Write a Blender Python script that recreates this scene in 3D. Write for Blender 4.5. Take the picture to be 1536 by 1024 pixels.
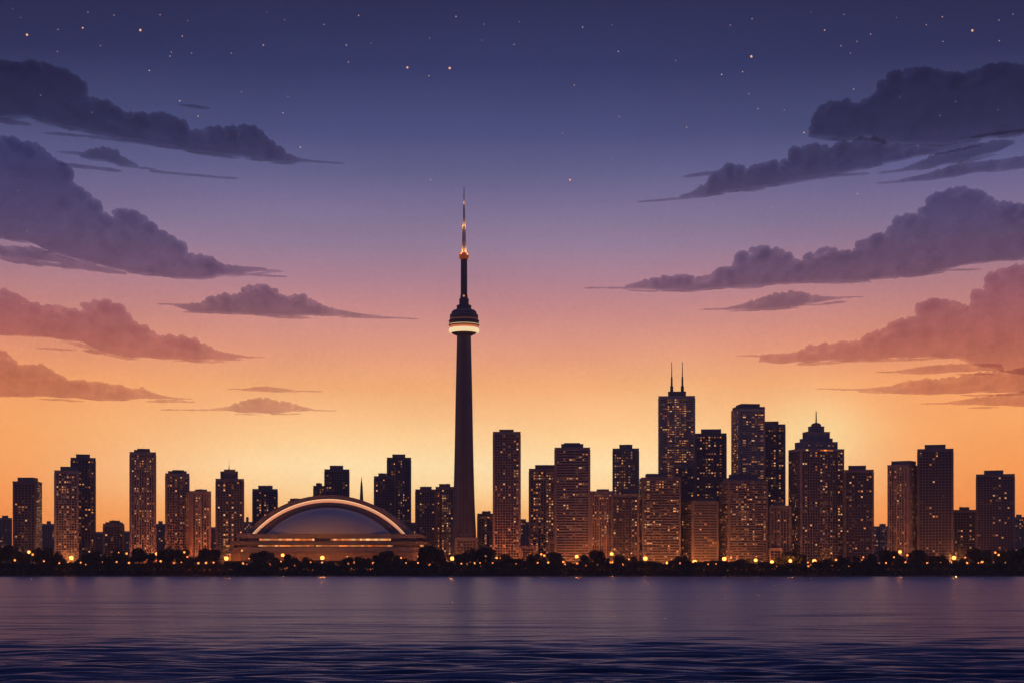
import bpy, math, random
from mathutils import Vector, Matrix, noise
R = math.radians
scene = bpy.context.scene
for o in list(bpy.data.objects): bpy.data.objects.remove(o)
COL = scene.collection

# ---------------------------------------------------------------- camera
F = 2500.0            # focal length in photo pixels (photo 1536 wide)
HOR = 855.0           # photo row of the horizon
CAMH = 8.0            # camera height above the lake, metres
SHORE = CAMH * F / (863.7 - HOR)
cam = bpy.data.objects.new('camera', bpy.data.cameras.new('camera'))
COL.objects.link(cam)
cam.location = (0, 0, CAMH); cam.rotation_euler = (R(90), 0, 0)
cam.data.sensor_width = 36; cam.data.lens = 36 * F / 1536
cam.data.shift_y = (HOR - 512) / 1536
cam.data.clip_start = 1; cam.data.clip_end = 200000
scene.camera = cam
scene.view_settings.view_transform = 'Standard'
scene.view_settings.look = 'None'
scene.view_settings.exposure = 0
scene.view_settings.gamma = 1
scene.cycles.sample_clamp_indirect = 4
scene.cycles.volume_bounces = 0
scene.cycles.max_bounces = 6
scene.cycles.transparent_max_bounces = 24

def lin(c):
    return c / 12.92 if c <= .04045 else ((c + .055) / 1.055) ** 2.4
def hx(h, k=1.0):
    return tuple(lin(int(h[i:i+2], 16) / 255) * k for i in (0, 2, 4)) + (1,)

# ---------------------------------------------------------------- world: dusk sky
world = bpy.data.worlds.new('World'); scene.world = world; world.use_nodes = True
nt = world.node_tree; nt.nodes.clear()
def N(t, tree=None, **kw):
    n = (tree or nt).nodes.new(t)
    for k, v in kw.items(): setattr(n, k, v)
    return n
def math_n(op, a, b=None, c=None, clamp=False, tree=None):
    t = tree or nt
    n = N('ShaderNodeMath', t, operation=op); n.use_clamp = clamp
    for i, v in enumerate((a, b, c)):
        if v is None: continue
        if isinstance(v, (int, float)): n.inputs[i].default_value = v
        else: t.links.new(v, n.inputs[i])
    return n.outputs[0]
def ramp(stops, fac, tree=None, interp='LINEAR'):
    t = tree or nt
    r = N('ShaderNodeValToRGB', t); cr = r.color_ramp; cr.interpolation = interp
    while len(cr.elements) > 1: cr.elements.remove(cr.elements[0])
    cr.elements[0].position = stops[0][0]; cr.elements[0].color = stops[0][1]
    for p, c in stops[1:]:
        e = cr.elements.new(p); e.color = c
    t.links.new(fac, r.inputs[0]); return r.outputs[0]
def mixc(f, a, b, tree=None, mode='MIX'):
    t = tree or nt
    m = N('ShaderNodeMix', t, data_type='RGBA', blend_type=mode)
    for s, v in ((m.inputs[0], f), (m.inputs[6], a), (m.inputs[7], b)):
        if isinstance(v, (int, float, tuple)): s.default_value = v
        else: t.links.new(v, s)
    return m.outputs[2]
tc = N('ShaderNodeTexCoord'); sep = N('ShaderNodeSeparateXYZ')
nt.links.new(tc.outputs['Generated'], sep.inputs[0])
X, Yd, Z = sep.outputs
horiz = math_n('SQRT', math_n('ADD', math_n('MULTIPLY', X, X), math_n('MULTIPLY', Yd, Yd)))
elev = math_n('DIVIDE', math_n('MAXIMUM', Z, 0.0), math_n('MAXIMUM', horiz, .001))
SC = 0.5      # ramp covers tan(elevation) 0..0.5
fac = math_n('DIVIDE', elev, SC, clamp=True)
def srow(y): return max(0.0, min(1.0, (HOR - y) / F / SC))
centre = [(855,'ee8a4a'),(800,'f6a45e'),(765,'fcbd78'),(730,'ffd79c'),(700,'ffdea8'),(660,'ffd196'),(620,'fdc086'),
          (580,'f4ad76'),(540,'e8a07c'),(500,'d99484'),(460,'c78a8a'),(420,'ae8190'),(370,'927b95'),(320,'7d7193'),
          (260,'5f5e87'),(200,'474d79'),(100,'303761'),(0,'262b50')]
edge = [(855,'ee8442'),(790,'f58d48'),(700,'fb9f58'),(640,'fba763'),(580,'f7a267'),(520,'e08f70'),(460,'c1837f'),
        (400,'a0788a'),(340,'7d6e8e'),(260,'5a5a86'),(200,'42486f'),(100,'2a2f56'),(0,'232646')]
zen = [(.55,hx('262a4c')),(1.0,hx('1f2342'))]
rc = ramp([(srow(y), hx(c)) for y, c in centre] + [(.72,hx('2a2f5a')),(.84,hx('2e3564')),(1,hx('363e70'))], fac)
re_ = ramp([(srow(y), hx(c)) for y, c in edge] + [(.72,hx('272b52')),(.84,hx('2c325e')),(1,hx('363e70'))], fac)
side = math_n('DIVIDE', math_n('ABSOLUTE', math_n('SUBTRACT', math_n('DIVIDE', X, horiz), -0.02)), .31, clamp=True)
mr = N('ShaderNodeMapRange', interpolation_type='SMOOTHSTEP'); nt.links.new(side, mr.inputs[0])
mr.inputs[1].default_value = .25; mr.inputs[2].default_value = 1.0
west = mixc(mr.outputs[0], rc, re_)
# soft brighter patch of after-glow low in the west
def glow(px, py, sx, sy, col, amt):
    global west
    dx = math_n('DIVIDE', math_n('SUBTRACT', math_n('DIVIDE', X, Yd), (px - 768) / F), sx / F)
    dz = math_n('DIVIDE', math_n('SUBTRACT', math_n('DIVIDE', Z, Yd), (HOR - py) / F), sy / F)
    d2 = math_n('ADD', math_n('MULTIPLY', dx, dx), math_n('MULTIPLY', dz, dz))
    g = math_n('MULTIPLY', math_n('POWER', 2.718, math_n('MULTIPLY', d2, -1.0)), amt)
    g = math_n('MULTIPLY', g, math_n('GREATER_THAN', Yd, 0.0))
    west = mixc(g, west, col)
glow(1222, 655, 85, 60, hx('ffe0a0'), .75)
glow(1020, 640, 90, 80, hx('ffcf90'), .35)
# eastern half: dark blue dusk with a faint mauve belt
east = ramp([(0, hx('37344f')), (.15, hx('3e3a5c')), (.4, hx('34395f')), (1, hx('363e6e'))], fac)
mr2 = N('ShaderNodeMapRange', interpolation_type='SMOOTHSTEP'); nt.links.new(Yd, mr2.inputs[0])
mr2.inputs[1].default_value = .9; mr2.inputs[2].default_value = .1
sky = mixc(mr2.outputs[0], west, east)
# very soft unevenness of the high air
nz = N('ShaderNodeTexNoise'); nz.inputs['Scale'].default_value = 9; nz.inputs['Detail'].default_value = 6
mp = N('ShaderNodeMapping'); mp.inputs['Scale'].default_value = (1, 1, 2.5)
nt.links.new(tc.outputs['Generated'], mp.inputs[0]); nt.links.new(mp.outputs[0], nz.inputs[0])
nz2 = N('ShaderNodeTexNoise'); nz2.inputs['Scale'].default_value = 420; nz2.inputs['Detail'].default_value = 2
nt.links.new(tc.outputs['Generated'], nz2.inputs[0])
nv = math_n('ADD', math_n('MULTIPLY_ADD', nz.outputs[0], .22, .89), math_n('MULTIPLY_ADD', nz2.outputs[0], .16, -.08))
cmb = N('ShaderNodeCombineColor'); [nt.links.new(nv, cmb.inputs[i]) for i in range(3)]
sky = mixc(1.0, sky, cmb.outputs[0], mode='MULTIPLY')
bg = N('ShaderNodeBackground'); nt.links.new(sky, bg.inputs[0]); bg.inputs[1].default_value = 1.12
wo = N('ShaderNodeOutputWorld'); nt.links.new(bg.outputs[0], wo.inputs[0])

# sun: just on the horizon behind the city, nearly gone
sl = bpy.data.lights.new('sun', 'SUN'); sl.energy = .12; sl.angle = R(.5); sl.color = (1, .5, .25)
so = bpy.data.objects.new('sun', sl); COL.objects.link(so)
so.rotation_euler = Vector((-.18, -1, -.035)).to_track_quat('-Z', 'Y').to_euler()

# ---------------------------------------------------------------- materials
MATS = {}
def mat(name, col, rough=.8, emit=None, es=1.0, var=0.0, vscale=.2, spec=.5, metal=0.0, bump=0.0, sampling=None):
    m = bpy.data.materials.new(name); m.use_nodes = True; t = m.node_tree
    b = t.nodes['Principled BSDF']
    c = col if len(col) == 4 else tuple(col) + (1,)
    b.inputs['Base Color'].default_value = c
    b.inputs['Roughness'].default_value = rough
    b.inputs['Metallic'].default_value = metal
    b.inputs['Specular IOR Level'].default_value = spec
    if var or bump:
        g = N('ShaderNodeTexCoord', t); n = N('ShaderNodeTexNoise', t)
        n.inputs['Scale'].default_value = vscale; n.inputs['Detail'].default_value = 5
        t.links.new(g.outputs['Object'], n.inputs[0])
        if var:
            lo = tuple(x * (1 - var) for x in c[:3]) + (1,); hi = tuple(x * (1 + var) for x in c[:3]) + (1,)
            r = ramp([(.3, lo), (.7, hi)], n.outputs[0], t); t.links.new(r, b.inputs['Base Color'])
        if bump:
            bp = N('ShaderNodeBump', t); bp.inputs['Strength'].default_value = bump
            t.links.new(n.outputs[0], bp.inputs['Height']); t.links.new(bp.outputs[0], b.inputs['Normal'])
    if emit:
        b.inputs['Emission Color'].default_value = emit if len(emit) == 4 else tuple(emit) + (1,)
        b.inputs['Emission Strength'].default_value = es
    if sampling: m.cycles.emission_sampling = sampling
    MATS[name] = m; return m
WALLS = [mat('concrete_brown', (.30,.235,.20), .85, var=.15, vscale=.08),
         mat('concrete_grey', (.25,.225,.23), .85, var=.15, vscale=.08),
         mat('concrete_dark', (.15,.135,.145), .8, var=.15, vscale=.08),
         mat('concrete_warm_lit', (.72,.46,.33), .85, var=.12, vscale=.08), mat('brick_brown', (.36,.24,.18), .85, var=.15, vscale=.08)]  # pale tan is raised to carry warm light on the tall banded towers
GLASS = mat('dark_glass', (.025,.028,.04), .22, spec=.5)
ROOFM = mat('roof_block_metal', (.20,.165,.15), .8, var=.1)
STEEL = mat('dark_steel', (.06,.06,.065), .6)
def lit_mat(name, cols, lo, hi, power):
    m = bpy.data.materials.new(name); m.use_nodes = True; t = m.node_tree; b = t.nodes['Principled BSDF']
    b.inputs['Base Color'].default_value = (.05,.04,.035,1); b.inputs['Roughness'].default_value = .4
    oi = N('ShaderNodeObjectInfo', t); ge = N('ShaderNodeNewGeometry', t)
    s = math_n('FRACT', math_n('ADD', oi.outputs['Random'], ge.outputs['Random Per Island'], tree=t), tree=t)
    t.links.new(ramp([(i / (len(cols) - 1), hx(c)) for i, c in enumerate(cols)], s, t), b.inputs['Emission Color'])
    s2 = math_n('FRACT', math_n('MULTIPLY', s, 7.31, tree=t), tree=t)
    p = math_n('POWER', s2, power, tree=t)
    t.links.new(math_n('MULTIPLY_ADD', p, hi - lo, lo, tree=t), b.inputs['Emission Strength'])
    m.cycles.emission_sampling = 'NONE'; return m
GLASS_WARM_LIT = mat('glass_warm_lit', (.26,.14,.08), .5)  # brown tint puts warm light into the glazing colour
LIT = lit_mat('lit_window', ['d0682c','f0924c','ffb878','ffa25c','dc7438','ffcb98'], .08, 1.25, 2.8)
LITBAND = lit_mat('lit_gallery', ['e87030','ff9a50','ffc080','e06a28','ff8a40'], .45, 1.6, 1.6)
LAMP = mat('lamp_glow', (1,.8,.5), .4, emit=hx('ff8c3c'), es=2.4, sampling='NONE')
LAMPBIG = mat('lamp_glow_bright', (1,.8,.5), .4, emit=hx('ff9a44'), es=4, sampling='NONE')
STARM = mat('star_glow', (0,0,0), 1, emit=hx('ffc8b4'), es=.95, sampling='NONE')
STARB = mat('star_glow_bright', (0,0,0), 1, emit=hx('ffba90'), es=1.0, sampling='NONE')

# ---------------------------------------------------------------- mesh helpers
class MB:
    def __init__(s): s.v = []; s.f = []
    def box(s, x0, x1, y0, y1, z0, z1):
        n = len(s.v)
        s.v += [(x0,y0,z0),(x1,y0,z0),(x1,y1,z0),(x0,y1,z0),(x0,y0,z1),(x1,y0,z1),(x1,y1,z1),(x0,y1,z1)]
        s.f += [(n,n+3,n+2,n+1),(n+4,n+5,n+6,n+7),(n,n+1,n+5,n+4),(n+1,n+2,n+6,n+5),(n+2,n+3,n+7,n+6),(n+3,n,n+4,n+7)]
    def lathe(s, prof, seg=24, cx=0, cy=0, sx=1, sy=1, rot=0):
        n = len(s.v)
        for r, z in prof:
            for k in range(seg):
                a = 2 * math.pi * k / seg + rot
                s.v.append((cx + r * math.cos(a) * sx, cy + r * math.sin(a) * sy, z))
        for i in range(len(prof) - 1):
            for k in range(seg):
                a, b = n + i*seg + k, n + i*seg + (k+1) % seg
                s.f.append((a, b, b + seg, a + seg))
        s.f.append(tuple(n + k for k in reversed(range(seg))))
        s.f.append(tuple(n + (len(prof)-1)*seg + k for k in range(seg)))
    def ball(s, c, r, seg=12, rings=7, sq=(1,1,1)):
        prof = [(max(.02, math.sin(math.pi * i / rings)) * r, -math.cos(math.pi * i / rings) * r * sq[2] + c[2]) for i in range(rings + 1)]
        s.lathe(prof, seg, c[0], c[1], sq[0], sq[1])
    def xf(s, M, start=0):
        for i in range(start, len(s.v)): s.v[i] = tuple(M @ Vector(s.v[i]))
    def mesh(s, name, m, smooth=False):
        me = bpy.data.meshes.new(name); me.from_pydata(s.v, [], s.f); me.materials.append(m)
        if smooth: me.polygons.foreach_set('use_smooth', [True] * len(me.polygons))
        me.update(); return me
    def build(s, name, m, parent=None, smooth=False):
        return link(name, s.mesh(name, m, smooth), parent)
def link(name, me, parent=None, loc=(0,0,0)):
    o = bpy.data.objects.new(name, me); COL.objects.link(o); o.location = loc
    if parent: o.parent = parent
    return o
def tag(o, label=None, cat=None, group=None, kind=None):
    if label: o['label'] = label
    if cat: o['category'] = cat
    if group: o['group'] = group
    if kind: o['kind'] = kind
    return o
def empty(name, loc, rz=0):
    o = bpy.data.objects.new(name, None); COL.objects.link(o); o.location = loc; o.rotation_euler = (0,0,rz); return o
def WX(px, Y): return (px - 768) * Y / F
def WZ(py, Y): return CAMH + (HOR - py) * Y / F
def ground_z(Y):
    t = max(0, min(1, (Y - SHORE) / 75)); return .8 + 7.2 * t * t * (3 - 2*t)

# ---------------------------------------------------------------- setting
def make_water():
    m = bpy.data.materials.new('lake_water'); m.use_nodes = True; t = m.node_tree; b = t.nodes['Principled BSDF']
    b.inputs['Base Color'].default_value = (.012,.017,.045,1)
    b.inputs['Roughness'].default_value = .12; b.inputs['IOR'].default_value = 1.33
    g = N('ShaderNodeTexCoord', t)
    def wave(sx, sy, scale, detail, dist):
        mp = N('ShaderNodeMapping', t); mp.inputs['Scale'].default_value = (sx, sy, 1)
        t.links.new(g.outputs['Object'], mp.inputs[0])
        n = N('ShaderNodeTexNoise', t); n.inputs['Scale'].default_value = scale; n.inputs['Detail'].default_value = detail
        n.inputs['Distortion'].default_value = dist
        t.links.new(mp.outputs[0], n.inputs[0]); return n.outputs[0]
    h = wave(.35, 1.2, .9, 4, .2)
    bp = N('ShaderNodeBump', t); bp.inputs['Strength'].default_value = .6; bp.inputs['Distance'].default_value = .16
    b.inputs['Roughness'].default_value = .26; b.inputs['Roughness'].default_value = .26
    t.links.new(h, bp.inputs['Height'])
    out = t.nodes['Material Output']; t.nodes.remove(b)
    D = N('ShaderNodeBsdfDiffuse', t); D.inputs[0].default_value = (.012,.020,.06,1)
    G = N('ShaderNodeBsdfGlossy', t); G.inputs['Color'].default_value = (.55,.60,.66,1); G.inputs['Roughness'].default_value = .27
    fr = N('ShaderNodeFresnel', t); fr.inputs['IOR'].default_value = 1.33; mx = N('ShaderNodeMixShader', t)
    for q in (D, G, fr): t.links.new(bp.outputs[0], q.inputs['Normal'])
    t.links.new(fr.outputs[0], mx.inputs[0]); t.links.new(D.outputs[0], mx.inputs[1]); t.links.new(G.outputs[0], mx.inputs[2])
    t.links.new(mx.outputs[0], out.inputs[0])
    return m
def water_mesh():
    """rows packed towards the camera; chop grows from the sheltered far shore to the open lake"""
    m = MB(); ys = []; y = 70.0
    while y < SHORE + 4: ys.append(y); y += max(.22, min(9, y*y/(CAMH*F)*.34))
    ys.append(SHORE + 4); nc = 420
    for y in ys:
        hw = y * .40 + 30; dy = max(.22, y*y/(CAMH*F)*.34); dx = 2*hw/nc
        t = y / SHORE
        slick = noise.noise(Vector((0, math.log(y)*9, 3.3)))*.5
        for k in range(nc + 1):
            x = -hw + 2*hw*k/nc; z = 0
            band = 1.0 + .4*noise.noise(Vector((x/(y*.30), math.log(y)*16, 7.1))) + slick*.5
            band = max(.35, min(1.5, band))
            if t < .42: band = max(band, 1.2 - 2.9*(t - .06)) if t < .2 else band
            for wl, sl_ in ((.8,.36),(1.5,.38),(2.8,.20),(5.5,.12),(10,.07),(22,.035),(40,.035),(60,.02),(160,.012)):
                f = min(1, max(0, (wl - 1.5*dy) / (2.0*dy))) * min(1, max(0, (wl*5 - 1.5*dx) / (2*dx)))
                if f <= 0: continue
                z += f * sl_ * wl * .42 * (.06 + 3.2*t if wl >= 10 else min(1, .12 + 4*t) if wl > 2 else 1) * noise.noise(Vector((x/(wl*5) + .13*y/wl, y/wl, wl)))
            amp = band * (1.25 if t < .1 else max(1.0, 1.25 - 1.5*(t - .1)))
            m.v.append((x, y, z*amp*min(1, max(0, (SHORE - 5 - y)/60))))
    W_ = nc + 1
    for i in range(len(ys)-1):
        for k in range(nc): a = i*W_ + k; m.f.append((a, a+1, a+W_+1, a+W_))
    n = len(m.v); m.v += [(-30000,-3000,-1.6),(30000,-3000,-1.6),(30000,SHORE+4,-1.6),(-30000,SHORE+4,-1.6)]; m.f.append((n,n+1,n+2,n+3))
    return m
tag(water_mesh().build('water', make_water(), None, True), kind='structure')
SOIL = mat('dark_soil', (.05,.045,.03), .95, var=.3, vscale=.3)
g = MB()
ys = [SHORE-3, SHORE, SHORE+2, SHORE+12, SHORE+25, SHORE+40, SHORE+55, SHORE+75, 3600, 60000]
zs = [-2, .25, .9] + [ground_z(y) for y in ys[3:8]] + [8, 8]
for y, z in zip(ys, zs): g.v += [(-30000, y, z), (30000, y, z)]
for i in range(len(ys)-1): g.f.append((2*i, 2*i+1, 2*i+3, 2*i+2))
tag(g.build('ground', SOIL), kind='structure')
rd = MB(); rd.v = [(-1500,2434,8.012),(1500,2434,8.012),(1500,2448,8.012),(-1500,2448,8.012)]; rd.f=[(0,1,2,3)]
tag(rd.build('road', mat('asphalt', (.05,.05,.05), .9, var=.2)), kind='structure')
kb = MB(); kb.box(-1500,1500,2431,2434,7.9,8.13); kb.box(-1500,1500,2448,2476,7.9,8.02)
tag(kb.build('pavement', mat('paving', (.25,.24,.22), .9, var=.2)), kind='structure')

# ---------------------------------------------------------------- buildings
rng = random.Random(11)
def facade(wall, glass, w, hgt, off, rot, z0, fp, cp, style, depth):
    """piers and slabs on one face; local face frame: x along the face, y=-off outward"""
    M = Matrix.Rotation(rot, 4, 'Z')
    ws, gs = len(wall.v), len(glass.v)
    marg = min(2.6, w * .12); top = 4.2
    n = max(2, round((w - 2*marg) / cp)); cw = (w - 2*marg) / n
    fl = max(2, int((hgt - top - 5) / fp))
    zt = hgt - top; zb = zt - fl * fp
    glass.box(-w/2+marg, w/2-marg, -off-.06, -off+.3, zb, zt)
    ps = {'grid': .9, 'bands': .5, 'cols': 1.5, 'glassy': .55}[style]
    ss = {'grid': 1.0, 'bands': 1.7, 'cols': .7, 'glassy': .6}[style]
    for i in range(n + 1):
        if style == 'bands' and i % 3: continue
        x = -w/2 + marg + i*cw; p = ps * (1.7 if style == 'cols' and i % 3 == 0 else 1)
        wall.box(x-p/2, x+p/2, -off-.45, -off+.1, zb, zt)
    for k in range(fl + 1):
        z = zb + k*fp
        wall.box(-w/2+marg-.4, w/2-marg+.4, -off-(.75 if style == 'bands' else .36), -off+.1, z-ss/2, z+ss/2)
    wall.xf(M, ws); glass.xf(M, gs)
    return dict(w=w, marg=marg, n=n, cw=cw, fl=fl, zb=zb, fp=fp, ss=ss, ps=ps, M=M, off=off)
def building(name, label, x0, x1, ytop, Y, blocks=(), style='grid', dens=.25, wm=0, side=None, depth=None,
             fp=None, cp=None, antennas=(), group=None, tiers=(), cat='building', gm=None):
    s = Y / F; xc = (x0 + x1) / 2; phi = math.atan((xc - 768) / F); cs = math.cos(phi)
    wtot = (x1 - x0) * s * cs; d = depth or max(12, min(44, wtot * .85)); th = 0; w = wtot
    if side:
        sp = side[1] * s * cs; d = max(d, sp * 1.6); th = math.asin(min(.8, sp / d)); w = (wtot - sp) / math.cos(th)
    rz = -phi + (th if side and side[0] == 'L' else -th if side else 0)
    base = ground_z(Y)
    root = empty(name, (WX(xc, Y + d/2), Y + d/2, base), rz)
    hgt = WZ(ytop, Y) - base
    fp = fp or rng.choice([3.7, 4.0, 4.3]); cp = cp or rng.choice([3.8, 4.2, 4.6])
    wall = MB(); glass = MB()
    wall.box(-w/2, w/2, -d/2, d/2, -1, hgt)
    # low parapet lip
    wall.box(-w/2-.25, w/2+.25, -d/2-.25, d/2+.25, hgt-1.1, hgt+.15)
    fr = facade(wall, glass, w, hgt, d/2, 0, 0, fp, cp, style, d)
    fl_ = facade(wall, glass, d, hgt, w/2, -math.pi/2, 0, fp, cp, style, w)
    frr = facade(wall, glass, d, hgt, w/2, math.pi/2, 0, fp, cp, style, w)
    facade(wall, glass, w, hgt, d/2, math.pi, 0, fp, cp, style, d)
    wall.build('wall', WALLS[wm], root); glass.build('glazing', gm or GLASS, root)
    # lit windows
    cells = []
    for f, q in ((fr, 1), (fl_, .8), (frr, .8)):
        cwt = [rng.choice([.15,.5,1,1.6,2.2]) for _ in range(f['n'])]
        for r in range(f['fl']):
            rw = rng.choice([.35,.8,1,1.3,1.8])
            run = 0
            for c in range(f['n']):
                p = .85 * dens * cwt[c] * rw * q
                if run: p = max(p, .55)
                if rng.random() < p:
                    cells.append((f, c, r)); run = 1 if (style == 'bands' and rng.random() < .7) else 0
                else: run = 0
    def vis(f):   # faces that turn towards the lake
        return f is fr or (side and f is (fl_ if side[0] == 'L' else frr))
    cells.sort(key=lambda t: 0 if vis(t[0]) else 1)
    first = {}
    stuff = MB()
    for i, (f, c, r) in enumerate(cells):
        ww, hh = (f['cw'] - .35 if style == 'bands' and (c + 1) % 3 and c % 3 else min(2.3, f['cw'] - f['ps'] - .9)), min(1.9, f['fp'] - f['ss'] - .7)
        x = -f['w']/2 + f['marg'] + (c + .5)*f['cw']; z = f['zb'] + (r + .5)*f['fp']
        if i < 92:
            key = (id(f), round(ww, 2))
            if key not in first:
                b = MB(); b.box(-ww/2, ww/2, -.14, .05, -hh/2, hh/2); first[key] = b.mesh('window', LIT)
            o = link('window', first[key], root)
            o.matrix_local = f['M'] @ Matrix.Translation((x, -f['off']-.08, z))
        else:
            n0 = len(stuff.v); stuff.box(x-ww/2, x+ww/2, -f['off']-.22, -f['off']-.03, z-hh/2, z+hh/2); stuff.xf(f['M'], n0)
    if stuff.v: tag(stuff.build('window', LIT, root), kind='stuff')
    for (b0, b1, yt) in blocks:
        bw = (b1 - b0) * s * cs / math.cos(th); bx = ((b0 + b1)/2 - xc) * s * cs / math.cos(th) if not side else \
            max(-w/2 + bw/2, min(w/2 - bw/2, ((b0 + b1)/2 - xc) * s * cs))
        zt = WZ(yt, Y) - base; bd = d * rng.uniform(.5, .75)
        m = MB(); m.box(bx-bw/2, bx+bw/2, -bd/2, bd/2, hgt-.2, zt)
        m.box(bx-bw/2-.2, bx+bw/2+.2, -bd/2-.2, bd/2+.2, zt-.7, zt+.1)
        for _ in range(2):
            ux = bx + rng.uniform(-.3,.3)*bw; m.box(ux-1, ux+1, -1, 1, zt, zt+rng.uniform(.5,1.1))
        m.build('roof_block', ROOFM, root)
    for (ax, yb, yt, r) in antennas:
        zb, zt = WZ(yb, Y) - base, WZ(yt, Y) - base; L = zt - zb
        m = MB(); m.lathe([(r*1.9, zb-1), (r*1.9, zb+L*.2), (r*1.2, zb+L*.21), (r, zb+L*.5), (r*.6, zb+L*.52), (r*.35, zt)], 8, (ax-xc)*s*cs, 0)
        m.build('antenna', STEEL, root)
    tag(root, label, cat, group)
    return root, w, d, base, hgt, s*cs, th

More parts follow.
